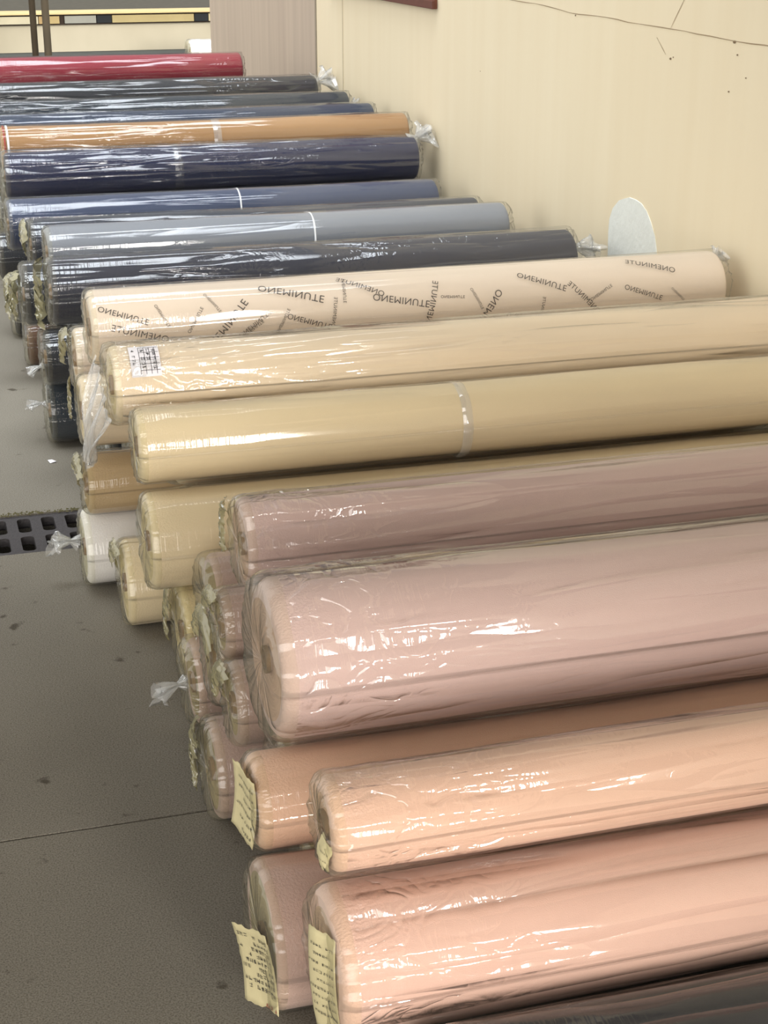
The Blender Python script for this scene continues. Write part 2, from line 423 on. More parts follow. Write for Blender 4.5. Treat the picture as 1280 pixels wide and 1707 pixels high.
def end_label(parent, r, cy, cz, w, h, rot, out, seed, mat=None, rows=7, red=True, name='paper_label', curl=.006, tilt=.35):
    """paper slip lying against the roll's left end (roll-local y, z of its centre)"""
    mat = mat or PAPER; nx_, ny_ = 12, 16; V, F = [], []
    rs = np.random.RandomState(seed); cr = rs.rand(ny_, nx_)
    ca, sa = math.cos(rot), math.sin(rot)
    def pt(u, v, lift=0.0):
        a, b = u - w / 2, v - h / 2
        yy = cy + a * ca - b * sa; zz = cz + a * sa + b * ca
        xx = -out - tilt * (yy - cy) - curl * math.sin(u / w * 5 + seed) * .5 - curl * (v / h - .5) ** 2 * 3 * (1 if seed % 2 else -1) - lift
        return (xx, yy, zz)
    for j in range(ny_):
        for i in range(nx_):
            p = pt(i / (nx_ - 1) * w, j / (ny_ - 1) * h); e = .002 * (cr[j, i] - .5)
            edge = (i in (0, nx_ - 1) or j in (0, ny_ - 1))
            V.append((p[0] + e * .5, p[1] + (e * 1.6 if edge else 0), p[2] + (e * 1.6 if edge else 0)))
    for j in range(ny_ - 1):
        for i in range(nx_ - 1): F.append((j * nx_ + i, j * nx_ + i + 1, (j + 1) * nx_ + i + 1, (j + 1) * nx_ + i))
    o = mesh_obj(name, V, F, mat, parent, True)
    so = o.modifiers.new('thickness', 'SOLIDIFY'); so.thickness = .0006; so.offset = 0
    if rows: strokes(o, lambda u, v: pt(u, v, .0016), w, h, rows, seed, INK, 'handwriting', y0=.08 if not red else .2)
    if rows and red: strokes(o, lambda u, v: pt(u, v, .0016), w * .5, h * .12, 1, seed + 3, REDINK, 'red_writing', cols=5, y0=.2, y1=.95)
    return o

_end_cache = {}
def roll(name, label, y, z, r, x0, x1, side, seed, end=None, film=FILM, over=.006, amp=.003, group=None, fine=True, tube=True, cat='fabric roll', sag=0, square=0, over_r=.012, shoulder=.014):
    t = empty(name, (x0, y, z - r), label, cat, group)
    q = 1 if fine else .5
    rf = r - .0022 - amp * .3
    col = side['col']
    if side['name'] not in _end_cache:
        ec = side.get('end') or tuple(.7 * col[i] + .3 * (.22, .19, .10)[i] for i in range(3))
        _end_cache[side['name']] = (fabric_mat(side['name'], col), cut_end_mat(side['name'] + '_cut_end', tuple(ec)[:3] + (1,)))
    ms, me_ = _end_cache[side['name']]
    fb = make_fabric(t, x1 - x0, rf, ms, me_, seed, nphi=72 if fine else 40, nx=40 if fine else 12, shoulder=shoulder)
    fb.location = (0, 0, r - rf)
    if film:
        fm = make_film(t, x1 - x0, rf + .0006, seed, film, over, over_r, amp, nphi=150 if fine else 60, nx=110 if fine else 30, sag=sag, square=square, shoulder=shoulder)
        fm.location = (0, 0, r - rf - .0006)
    if tube:
        V, F = [], []; k = 24; ri, ro = .016, .021
        for a_ in range(k):
            a = a_ / k * 2 * PI
            for (xx, rr) in ((.004, ro), (-.002, ro), (-.002, ri), (.004, ri)): V.append((xx, rr * math.cos(a), r + rr * math.sin(a)))
        for a_ in range(k):
            b = (a_ + 1) % k
            for s in range(4):
                c = (s + 1) % 4; F.append((a_ * 4 + s, b * 4 + s, b * 4 + c, a_ * 4 + c))
        mesh_obj('core_tube', V, F, CARD, t, False)
    t['_r'] = r
    return t
def clean(t):
    if '_r' in t.keys(): del t['_r']

# ------------------------------------------------------------------ the setting
def floor_material():
    m, nt = newmat('concrete_floor')
    out = N(nt, 'ShaderNodeOutputMaterial'); p = N(nt, 'ShaderNodeBsdfPrincipled'); p.inputs['Roughness'].default_value = .8
    p.inputs['Specular IOR Level'].default_value = .25
    L(nt, p.outputs[0], out.inputs[0]); t = N(nt, 'ShaderNodeTexCoord')
    def nz(s, d=4):
        n = N(nt, 'ShaderNodeTexNoise'); n.inputs['Scale'].default_value = s; n.inputs['Detail'].default_value = d
        L(nt, t.outputs['Object'], n.inputs['Vector']); return n.outputs[0]
    def ramp(src, stops):
        r = N(nt, 'ShaderNodeValToRGB'); L(nt, src, r.inputs[0])
        e = r.color_ramp.elements; e[0].position, e[0].color = stops[0]; e[1].position, e[1].color = stops[-1]
        for s in stops[1:-1]: q = e.new(s[0]); q.color = s[1]
        return r.outputs[0]
    big = ramp(nz(1.6), [(.3, lin(124, 118, 106)), (.7, lin(138, 132, 119))])
    fine = ramp(nz(330, 5), [(.34, (.5, .47, .43, 1)), (.55, (1, 1, 1, 1)), (.75, (1.0, 1.0, 1.0, 1))])
    fine2 = ramp(nz(420, 2), [(.35, (.72, .72, .72, 1)), (.65, (1.0, 1.0, 1.0, 1))])
    spots = ramp(nz(13, 6), [(.29, (.40, .37, .33, 1)), (.35, (1, 1, 1, 1))])
    a = N(nt, 'ShaderNodeMix', data_type='RGBA', blend_type='MULTIPLY'); a.inputs[0].default_value = .8
    L(nt, big, a.inputs[6]); L(nt, fine, a.inputs[7])
    b = N(nt, 'ShaderNodeMix', data_type='RGBA', blend_type='MULTIPLY'); b.inputs[0].default_value = 1
    L(nt, a.outputs[2], b.inputs[6]); L(nt, fine2, b.inputs[7])
    c = N(nt, 'ShaderNodeMix', data_type='RGBA', blend_type='MULTIPLY'); c.inputs[0].default_value = 1
    L(nt, b.outputs[2], c.inputs[6]); L(nt, spots, c.inputs[7])
    L(nt, c.outputs[2], p.inputs['Base Color'])
    bp = N(nt, 'ShaderNodeBump'); bp.inputs['Strength'].default_value = .35; bp.inputs['Distance'].default_value = .002
    L(nt, nz(300, 3), bp.inputs['Height']); L(nt, bp.outputs[0], p.inputs['Normal'])
    return m
MF = floor_material()
GY0, GY1 = 3.775, 4.055          # drain channel
V, F = [], []
def slab(x0, x1, y0, y1):
    box_geo(x0, x1, y0, y1, -.12, 0, V, F)
slab(-4, 5, -3, 2.446); slab(-4, 5, 2.452, GY0); slab(-4, 5, GY1, 19.2)
box_geo(-4, 5, -3, 19.2, -.4, -.12, V, F)
fl = mesh_obj('floor', V, F, MF, None, False); tag(fl, 'worn grey concrete floor with a dark joint', kind='structure')
dirt = simple_mat('joint_dirt', lin(62, 56, 48), .95, var=.5, bscale=60)
gj = box('trim_1', -4, 1.97, 2.4455, 2.4525, -.12, -.004, dirt); tag(gj, 'dark dirt filled joint in the concrete', kind='structure')

def wall_material(name, c1, c2, streak=.5):
    m, nt = newmat(name)
    out = N(nt, 'ShaderNodeOutputMaterial'); p = N(nt, 'ShaderNodeBsdfPrincipled'); p.inputs['Roughness'].default_value = .7
    p.inputs['Specular IOR Level'].default_value = .2
    L(nt, p.outputs[0], out.inputs[0]); t = N(nt, 'ShaderNodeTexCoord')
    mp = N(nt, 'ShaderNodeMapping'); mp.inputs['Scale'].default_value = (1, 6, .35); L(nt, t.outputs['Object'], mp.inputs[0])
    n = N(nt, 'ShaderNodeTexNoise'); n.inputs['Scale'].default_value = 2.2; n.inputs['Detail'].default_value = 5; L(nt, mp.outputs[0], n.inputs['Vector'])
    n2 = N(nt, 'ShaderNodeTexNoise'); n2.inputs['Scale'].default_value = .9; n2.inputs['Detail'].default_value = 3; L(nt, t.outputs['Object'], n2.inputs['Vector'])
    mm = N(nt, 'ShaderNodeMix', data_type='FLOAT'); mm.inputs[0].default_value = 1 - streak; L(nt, n.outputs[0], mm.inputs[2]); L(nt, n2.outputs[0], mm.inputs[3])
    r = N(nt, 'ShaderNodeMapRange'); r.inputs['From Min'].default_value = .3; r.inputs['From Max'].default_value = .7; L(nt, mm.outputs[0], r.inputs[0])
    mx = N(nt, 'ShaderNodeMix', data_type='RGBA'); mx.inputs[6].default_value = c1; mx.inputs[7].default_value = c2
    L(nt, r.outputs[0], mx.inputs[0]); L(nt, mx.outputs[2], p.inputs['Base Color'])
    bp = N(nt, 'ShaderNodeBump'); bp.inputs['Strength'].default_value = .15; bp.inputs['Distance'].default_value = .004
    L(nt, n2.outputs[0], bp.inputs['Height']); L(nt, bp.outputs[0], p.inputs['Normal'])
    return m
WX = 1.97
MW = wall_material('cream_paint', lin(226, 213, 184), lin(221, 206, 175))
MW2 = wall_material('shaded_wall_brown', lin(184, 168, 150), lin(170, 154, 138), .8)  # browner tone puts the far stretch's shade into the wall colour
w1 = box('wall_right', WX, WX + .24, -3, 7.81, 0, 3.8, MW); tag(w1, 'smooth cream painted wall', kind='structure')
w2 = box('wall_right_far', WX + .002, WX + .24, 7.812, 10.6, 0, 3.8, MW2); tag(w2, 'brownish stretch of wall at its far end, shade painted in', kind='structure')
grey = simple_mat('seam_grey_brown', lin(150, 132, 108), .9, var=.3)  # plain grey-brown seam colour
sm = box('trim_2', WX - .003, WX, 7.79, 7.815, 0, 3.8, simple_mat('panel_strip', lin(150, 138, 118), .7, var=.3)); tag(sm, 'thin vertical strip where cream paint meets the brown stretch', kind='structure')
sm = box('trim_3', WX - .0015, WX, 7.30, 7.315, 0, 3.8, simple_mat('faint_strip', lin(205, 190, 158), .7, var=.2)); tag(sm, 'faint vertical paint ridge on the wall', kind='structure')

# horizontal crack and finer cracks: thin ribbons of dirt in the paint
def ribbon(name, pts, w, m, label, parent=None):
    V, F = [], []
    for i, (y, z) in enumerate(pts):
        a = pts[max(0, i - 1)]; b = pts[min(len(pts) - 1, i + 1)]
        dy, dz = b[0] - a[0], b[1] - a[1]; l = math.hypot(dy, dz)
        ww = w * (.5 + .7 * abs(math.sin(i * 2.3)))
        V.append((WX - .0012, y - dz / l * ww / 2, z + dy / l * ww / 2)); V.append((WX - .0012, y + dz / l * ww / 2, z - dy / l * ww / 2))
    for i in range(len(pts) - 1): F.append((2 * i, 2 * i + 1, 2 * i + 3, 2 * i + 2))
    o = mesh_obj(name, V, F, m, parent, False); return o
rs = random.Random(4)
CR = simple_mat('crack_dirt', lin(172, 150, 118), .9, var=.4, bscale=15)
pts = [(6.0 - k * .07, float(np.interp(6.0 - k * .07, [2.5, 3.47, 4.16, 4.62, 5.12, 6], [1.192, 1.200, 1.209, 1.211, 1.225, 1.232])) + .0015 * math.sin(k * .9) + rs.uniform(-.0012, .0012)) for k in range(50)]
o = ribbon('crack', pts, .0024, CR, '', w1); o['label'] = 'long thin level crack in the cream paint'
o = ribbon('crack', [(3.98 - k * .02, 1.21 + k * .022 + rs.uniform(-.002, .002)) for k in range(12)], .002, CR, '', w1)
o = ribbon('crack', [(4.0 + .012 * k, 1.14 + k * .008) for k in range(6)], .0016, CR, '', w1)
# bare plaster patch
PL = simple_mat('bare_plaster', lin(226, 228, 220), .9, bump=.6, bscale=45, var=.12)
prof = [(4.296, 0.463), (4.302, 0.543), (4.306, 0.614), (4.302, 0.650), (4.284, 0.683), (4.242, 0.712), (4.206, 0.725), (4.175, 0.734), (4.135, 0.735), (4.095, 0.730), (4.061, 0.714), (4.027, 0.686), (3.999, 0.653), (3.982, 0.614), (3.975, 0.565)]
V = [(WX - .0025, y + .004 * math.sin(i * 3.1), z + .002 * math.sin(i * 5.3)) for i, (y, z) in enumerate(prof)] + [(WX + .002, y, z) for y, z in prof]
n = len(prof); F = [tuple(range(n))] + [(i, (i + 1) % n, n + (i + 1) % n, n + i) for i in range(n)]
o = mesh_obj('plaster_patch', V, F, PL, w1, False); o['label'] = 'pale bare plaster patch with a rounded top'
# chips in the paint
V, F = [], []
for (y, z, s) in ((3.971, 1.132, .007), (3.955, 1.137, .004), (5.45, .97, .004), (3.629, 1.199, .009), (3.61, 1.17, .005), (3.56, 1.12, .004), (3.64, 1.08, .005), (4.62, 1.205, .006)):
    b = len(V)
    for k in range(6): V.append((WX - .001, y + s * math.cos(k * PI / 3) * (1 + .4 * math.sin(k * 4)), z + s * .45 * math.sin(k * PI / 3)))
    F.append(tuple(range(b, b + 6)))
o = mesh_obj('paint_chips', V, F, simple_mat('chip_dirt', lin(120, 100, 75), .9), w1, False)

# brown wooden board on the wall
bd = empty('wall_board', (WX - .012, 6.6, 1.153), 'dark red-brown board fixed high on the cream wall, only its lower edge in view', 'board')
bm = simple_mat('brown_wood', lin(124, 72, 52), .6, var=.35, bscale=14)
box('panel', -.0, .012, -.66, .9, .0, .7, bm, bd, .002)
box('frame_rail', -.012, 0, -.668, .9, -.0, .03, simple_mat('brown_rail', lin(105, 60, 45), .6, var=.3), bd, .002)

# drain channel with cast iron grate
tr_m = simple_mat('drain_dark', lin(28, 26, 24), .95, var=.4)
d_ = box('trim_4', -4, 5, GY0, GY1, -.118, -.112, tr_m); tag(d_, 'dark bottom of the drain channel', kind='structure')
def grate(x0, cols, name='drain_grate'):
    """cast plate with two rows of rounded slots"""
    P = .062; W = cols * P; D = GY1 - GY0 - .012; V, F = [], []
    fr = .022; rh = (D - 3 * fr) / 2
    sl_w, seg = .034, 6
    zt, zb = -.004, -.026
    def slot_pts(cx, cy, w, h):
        pts = []; rr = min(w, h) / 2 * .75
        for (sx, sy, a0) in ((1, 1, 0), (-1, 1, 90), (-1, -1, 180), (1, -1, 270)):
            for k in range(seg + 1):
                a = math.radians(a0 + 90 * k / seg)
                pts.append((cx + sx * (w / 2 - rr) + rr * math.cos(a), cy + sy * (h / 2 - rr) + rr * math.sin(a)))
        return pts
    def cell(ax, bx, ay, by, hole):
        n = len(hole); b = len(V)
        cx, cy = sum(p[0] for p in hole) / n, sum(p[1] for p in hole) / n
        outer = []
        for (px, py) in hole:
            dx, dy = px - cx, py - cy
            t = min([(bx - cx) / dx if dx > 1e-9 else 1e9, (ax - cx) / dx if dx < -1e-9 else 1e9, (by - cy) / dy if dy > 1e-9 else 1e9, (ay - cy) / dy if dy < -1e-9 else 1e9])
            outer.append([cx + dx * t, cy + dy * t])
        for (qx, qy) in ((bx, by), (ax, by), (ax, ay), (bx, ay)):        # pull the nearest to the corner
            k = min(range(n), key=lambda i: (outer[i][0] - qx) ** 2 + (outer[i][1] - qy) ** 2); outer[k] = [qx, qy]
        for z_, ring in ((zt, hole), (zt, outer), (zb, hole), (zb, outer)):
            for q in ring: V.append((q[0], q[1], z_))
        for i in range(n):
            j = (i + 1) % n
            F.append((b + i, b + n + i, b + n + j, b + j)); F.append((b + 2 * n + i, b + 2 * n + j, b + 3 * n + j, b + 3 * n + i))
            F.append((b + i, b + j, b + 2 * n + j, b + 2 * n + i)); F.append((b + n + i, b + 3 * n + i, b + 3 * n + j, b + n + j))
    cyc = [(0.004, D / 2), (D / 2, D - .004)]
    for c in range(cols):
        for (ay, by) in cyc:
            ax, bx = c * P, (c + 1) * P; cx, cy = (ax + bx) / 2, (ay + by) / 2
            cell(ax, bx, ay, by, slot_pts(cx, cy, sl_w, (by - ay) - .030))
    box_geo(0, W, 0, .004, zb - .01, zt + .001, V, F); box_geo(0, W, D - .004, D, zb - .01, zt + .001, V, F)
    return V, F
iron = simple_mat('cast_iron', lin(82, 78, 78), .6, metal=.35, bump=.5, bscale=120, var=.35)
for gi, (gx, lab) in enumerate(((-.455, 'rusty grey cast iron drain grate at the left edge'), (.045, 'grey cast iron drain grate running under the white roll'))):
    g = empty('drain_grate', (gx, GY0 + .006, 0), ['dark grey slotted drain grate, the stretch cut off by the left edge', 'dark grey slotted drain grate running in under the white roll'][gi], 'drain grate', 'drain grates set in the concrete floor')
    Vg, Fg = grate(gx, 8 if gi == 0 else 8)
    mesh_obj('slotted_plate', Vg, Fg, iron, g, False)
# mossy grit along the drain's far lip
mo = []; V, F = [], []; rs = random.Random(8)
for k in range(420):
    x = rs.uniform(-.3, .45); y = GY1 + rs.gauss(.003, .006); s = rs.uniform(.0015, .005)
    b = len(V)
    for (dx, dy, dz) in ((1, 0, 0), (-.5, .87, 0), (-.5, -.87, 0), (0, 0, 1)): V.append((x + dx * s, y + dy * s, max(0, -.001) + dz * s * .9))
    F += [(b, b + 1, b + 3), (b + 1, b + 2, b + 3), (b + 2, b, b + 3), (b, b + 2, b + 1)]
o = mesh_obj('mossy_grit', V, F, simple_mat('moss', lin(104, 98, 66), .95, var=.4, bscale=30), None, False); tag(o, 'olive mossy grit along the far lip of the drain', 'grit', kind='stuff')
# paper scrap
V = [(0, 0, .001), (.018, .004, .004), (.012, .022, .002), (-.006, .016, .006), (.006, .010, .009)]
o = mesh_obj('paper_scrap', V, [(0, 1, 4), (1, 2, 4), (2, 3, 4), (3, 0, 4)], PAPERW, None, False); o.location = (.312, 4.455, 0)
tag(o, 'tiny white torn paper scrap on the concrete left of the cream rolls', 'paper scrap')

# unseen canopy added to dim the light on the near part of the yard
cn = box('added_canopy', -4.2, 2.2, -1.6, 3.3, 3.2, 3.35, simple_mat('added_canopy_sheet', lin(120, 120, 118), .7)); tag(cn, 'unseen grey canopy added to dim the near rolls', kind='structure')

# far end of the yard
CON = wall_material('weathered_concrete', lin(190, 182, 160), lin(168, 160, 138), .4)
YB = 18.6
lw = box('wall_far', -3, 5, YB, YB + .25, 0, .322, CON); tag(lw, 'low weathered concrete wall', kind='structure')
rs = random.Random(5)
V, F = [], []
ys = YB - .012
segs = [(-3, 1.54, lin(196, 188, 160)), (1.54, 1.62, lin(168, 142, 98)), (1.62, 1.77, lin(178, 158, 110)), (1.82, 2.17, lin(150, 150, 140)), (2.17, 2.34, lin(30, 34, 36)), (2.34, 3.26, lin(176, 160, 114)), (3.26, 3.42, lin(30, 34, 36)), (3.42, 5, lin(184, 172, 135))]
for i, (a, b, c) in enumerate(segs):
    o = box('painted_block', a + .003, b - .003, ys - .10, YB + .25, .335, .415, simple_mat('kerb_paint_%d' % i, c, .8, var=.25, bscale=6), lw, .004)
    o['label'] = 'black painted block' if c[0] < .05 else 'faded painted block'
o = box('cap_rail', -3, 5, ys - .14, YB + .3, .432, .456, simple_mat('cap_paint', lin(206, 184, 134), .7, var=.25, bscale=5), lw, .004)
o['label'] = 'pale wooden cap rail'
o = box('trim_5', -3, 5, ys - .06, YB + .2, .320, .433, simple_mat('gap_shade', lin(52, 42, 34), .9)); tag(o, 'dark strip painted as the shade above and below the painted blocks', kind='structure')  # dark brown box stands in for the shade in the gaps
o = box('trim_6', -3, 5, YB - .5, YB - .02, 0, .03, simple_mat('foot_strip_dark', lin(70, 72, 68), .9, var=.3)); tag(o, 'dark strip at the foot of the low wall', kind='structure')  # dark grey strip along the foot of the low wall
ASP = simple_mat('asphalt', lin(84, 78, 64), .9, var=.6, bscale=9, bump=.3)
o = box('ground_beyond', -14, 22, YB + .25, 60, -.1, .02, ASP); o.name = 'floor_beyond'; tag(o, 'dark mottled asphalt beyond the low wall', kind='structure')
for i, (px, wd, c, yy) in enumerate(((1.315, .042, lin(120, 108, 92), 16.4), (1.42, .048, lin(150, 138, 120), 16.2))):
    V, F = [], []
    for z_ in (0, 3.4):
        for k in range(12): V.append((wd / 2 * 1.5 * math.cos(k * PI / 6), wd / 2 * 1.5 * math.sin(k * PI / 6), z_))
    for k in range(12): F.append((k, (k + 1) % 12, 12 + (k + 1) % 12, 12 + k))
    F += [tuple(range(11, -1, -1)), tuple(range(12, 24))]
    t = empty('steel_post', (px, yy, 0), ['thin dark steel post, left of the two at the far end of the yard', 'paler steel post, right of the two at the far end of the yard'][i], 'post', 'steel posts at the far end')
    mesh_obj('tube', V, F, simple_mat('post_metal_%d' % i, c, .35, metal=.7, var=.5, bscale=3), t, True)
    box('base_plate', -.06, .06, -.06, .06, 0, .01, simple_mat('plate_%d' % i, c, .5, metal=.5), t)

# ------------------------------------------------------------------ colours of cloth
def cl(name, r, g, b, end=None, k=1.0):
    return {'name': name, 'col': lin(r, g, b, k), 'end': (lin(*end) if end else None)}  # end colours lean khaki: shade and film are put into them
PEACH = cl('peach_cloth', 228, 188, 164, (206, 172, 144)); PEACH2 = cl('peach_orange_cloth', 230, 190, 162, (204, 172, 138))
PINKM = cl('dusty_pink_cloth', 196, 166, 152, (168, 154, 122)); PINK = cl('rose_peach_cloth', 228, 188, 170, (200, 168, 142))
MAUVE = cl('mauve_cloth', 206, 178, 170, (190, 160, 140)); MAUVE2 = cl('greyed_mauve_cloth', 176, 150, 136, (152, 136, 102))
CREAM = cl('cream_cloth', 224, 205, 168, (200, 182, 138)); IVORY = cl('pale_cream_cloth', 234, 215, 187, (214, 196, 158))
PRINTP = cl('printed_ivory_cover', 230, 214, 196, (212, 186, 158)); WHITE = cl('white_cloth', 236, 232, 228, (190, 184, 160))
TAN = cl('tan_cloth', 184, 158, 118, (160, 138, 98)); KHAKI = cl('khaki_cream_cloth', 212, 194, 148, (186, 168, 122))
CHAR = cl('charcoal_cloth', 38, 40, 54, (44, 42, 38)); GREY = cl('grey_cloth', 124, 128, 136, (86, 80, 70))
INKB = cl('ink_blue_cloth', 36, 42, 56, (56, 52, 42)); SLATE = cl('slate_blue_cloth', 56, 66, 92, (60, 54, 46))
NAVY = cl('navy_cloth', 22, 28, 62, (36, 34, 34)); BROWN = cl('camel_brown_cloth', 160, 122, 80, (110, 80, 50))
TEAL = cl('dark_teal_cloth', 24, 36, 48, (44, 46, 42)); BLUE = cl('steel_blue_cloth', 30, 46, 72, (50, 50, 48)); BLK = cl('black_cloth', 18, 21, 30, (40, 38, 32))
RED = cl('crimson_cloth', 142, 34, 52, (96, 40, 40)); DBROWN = cl('dark_brown_cloth', 96, 68, 48, (78, 56, 40))

G1 = 'dark rolls in the far pile'
R = {}
def rr(key, label, y, z, r, x0, x1, c, seed, **k):
    t = roll(k.pop('name', 'fabric_roll'), label, y, z, r, x0, x1, c, seed, **k); clean(t); R[key] = t; return t
rr('A', 'near-black fabric roll in clear film at the bottom right corner', 1.5, .1, .1, .5, 1.93, BLK, 11, film=FILM_LOOSE, amp=.006)
rr('B', 'large rose-peach roll at the very front, with a yellowed slip on its left end', 1.69, .21, .106, .420, 1.93, PINK, 12, shoulder=.022, over=0.009, amp=.005, film=FILM_DRAPED)
rr('C', 'dusty pink roll on the floor at front left with cream slip on its end', 1.905, .113, .113, .380, 1.93, PINKM, 13, over=0.006, film=FILM_TIGHT)
rr('D', 'slim peach fabric roll lying on top of the large front one', 1.735, .39, .070, .431, 1.93, PEACH, 14, shoulder=.022, film=FILM_DRAPED, over=0.006, amp=.0045)
rr('E', 'peach-orange roll with puckered film and folded patterned paper on its left end', 2.013, .27, .076, .392, 1.93, PEACH2, 15, shoulder=.022, over=0.006, film=FILM_TIGHT, amp=.002)
rr('M1', 'thickest mauve roll in loose shiny film, nearer of the two big mauve rolls', 2.072, .47, .126, .432, 1.93, MAUVE, 16, shoulder=.022, over=0.012, amp=.007, film=FILM_DRAPED)
rr('M2', 'mauve roll in crinkled film lying just behind the thickest mauve roll', 2.58, .45, .087, .500, 1.93, MAUVE, 17, over=0.009, amp=.006, film=FILM_DRAPED)
rr('H2a', 'greyed mauve roll end tucked directly under the rear big mauve roll', 2.455, .354, .067, .436, 1.93, MAUVE2, 18, over=0.009)
rr('H2b', 'narrow greyed mauve roll end with peeling film, between cream roll end and mauve ones', 2.577, .24, .095, .44, 1.93, MAUVE2, 19, over=0.010)
rr('H3', 'greyed mauve roll end below and left of the thickest mauve roll', 2.342, .262, .075, .43, 1.93, MAUVE2, 20, over=0.009)
rr('H4', 'greyed mauve roll standing lowest on the floor left of the peach-orange roll', 2.43, .094, .094, .405, 1.93, MAUVE2, 21, over=0.011)
rr('W1', 'roll end in milky film twisted into a knot, on the floor by mauve ends', 2.78, .09, .09, .433, 1.93, MAUVE2, 22, over=0.016, film=FILM_LOOSE, amp=.006)
rr('CF2', 'short-looking khaki cream roll end with shiny wet-looking film on top', 2.99, .106, .104, .447, 1.93, KHAKI, 23, over=0.009, film=FILM_LOOSE)
rr('C3', 'cream roll directly behind the rear mauve roll', 2.985, .313, .1015, .388, 1.93, CREAM, 24, over=0.008, film=FILM_TIGHT, amp=.002)
rr('CF', 'cream roll on the floor between the white roll and the khaki cream one', 3.287, .1, .1, .371, 1.93, CREAM, 25, over=0.008)
rr('C2', 'smooth cream roll with a clear tape band round its middle', 3.055, .491, .079, .386, 1.93, CREAM, 26, over=0.005, film=FILM_TIGHT, amp=.0015)
rr('C1', 'pale cream roll with a white printed form under the film near its left end', 3.25, .567, .088, .365, 1.93, IVORY, 27, over=0.013, film=FILM_DRAPED, amp=.005)
rr('WH', 'white roll on the floor beside the drain, its film tied in a tuft', 3.537, .096, .096, .311, 1.93, WHITE, 28, over=0.007, amp=.003)
rr('BRN', 'khaki tan roll end in loose film sitting on the white roll', 3.50, .265, .075, .321, 1.93, TAN, 29, over=0.009, film=FILM_LOOSE)
rr('CI', 'pale cream roll end with rounded edge under the ivory printed roll', 3.47, .45, .083, .319, 1.93, IVORY, 30, over=0.005, film=FILM_TIGHT)
rr('IV', 'ivory roll covered in scattered grey ONEMINUTE lettering', 3.55, .62, .088, .356, 1.915, PRINTP, 31, over=0.005, film=FILM_TIGHT, amp=.002)
rr('IV2', 'beige roll end in crumpled wrapping just behind the lettered ivory roll', 3.74, .50, .075, .337, 1.93, PRINTP, 32, over=0.009, film=FILM_LOOSE)
rr('DK1', 'black roll end in baggy clear film, upper of the two left of the cream ends', 4.6, .28, .085, .331, 1.93, BLK, 33, over=0.013, film=FILM_LOOSE, group=G1)
rr('DK2', 'dark teal roll on the floor, lower of the two left of the cream ends', 4.66, .1, .1, .336, 1.93, TEAL, 34, over=0.011, film=FILM_LOOSE, group=G1)
rr('BK1', 'long charcoal roll lying just behind the lettered ivory roll', 4.3, .539, .093, .336, 1.84, CHAR, 35, over=0.009, amp=.005, group=G1, film=FILM_LOOSE)
rr('BK1b', 'black roll whose shiny film-wrapped end sticks out left of the long charcoal roll', 4.66, .455, .095, .288, 1.80, BLK, 36, over=0.009, group=G1)
rr('GR', 'light grey roll tied with one white string', 4.85, .535, .082, .377, 1.841, GREY, 37, film=FILM_TIGHT, over=0.006, amp=.002, group=G1)
rr('DK', 'thin-looking ink blue roll squeezed in behind the light grey roll', 5.3, .475, .085, .362, 1.909, INKB, 38, over=0.009, group=G1)
rr('SL', 'slate blue roll with a white string in front of the big navy roll', 5.6, .49, .09, .312, 1.851, SLATE, 39, film=FILM_TIGHT, over=0.006, amp=.002, group=G1)
rr('NV', 'navy roll in very crumpled glossy film in front of the camel brown roll', 5.95, .603, .088, .337, 1.885, NAVY, 40, film=FILM_LOOSE, over=0.013, amp=.007, group=G1)
rr('BR', 'camel brown roll among the dark blue ones', 6.12, .659 + .02, .08, .339, 1.90, BROWN, 41, over=0.007, amp=.004)
rr('SB', 'steel blue roll immediately behind the camel brown roll', 6.6, .661, .085, .349, 1.90, BLUE, 42, over=0.009, group=G1)
rr('TL', 'dark teal roll in the far pile, second behind the camel brown roll', 7.0, .669, .085, .362, 1.90, TEAL, 43, over=0.009, group=G1, film=FILM_LOOSE)
rr('UB', 'black roll immediately in front of the crimson roll', 7.45, .694, .09, .378, 1.87, BLK, 44, over=0.009, group=G1, film=FILM_LOOSE)
rr('RD', 'crimson roll lying farthest back on the pile', 8.3, .737, .088, .417, 1.69, RED, 45, over=0.009, film=FILM_LOOSE)
rr('BRF', 'dark brown roll end low on the floor at the left of the dark pile', 5.55, .09, .09, .346, 1.93, DBROWN, 46, over=0.013, film=FILM_LOOSE)
rr('BKF', 'black roll end on the floor behind the dark brown one', 6.0, .09, .09, .332, 1.93, BLK, 47, over=0.013, film=FILM_LOOSE, group=G1)
rr('BK3', 'grey roll end in baggy olive-grey film left of the charcoal roll', 5.35, .29, .085, .309, 1.93, INKB, 48, over=0.018, film=FILM_LOOSE, group=G1)
rr('BK4', 'black roll end cut off by the left edge, halfway up the dark pile', 6.0, .30, .09, .295, 1.93, BLK, 49, over=0.013, film=FILM_LOOSE, group=G1)

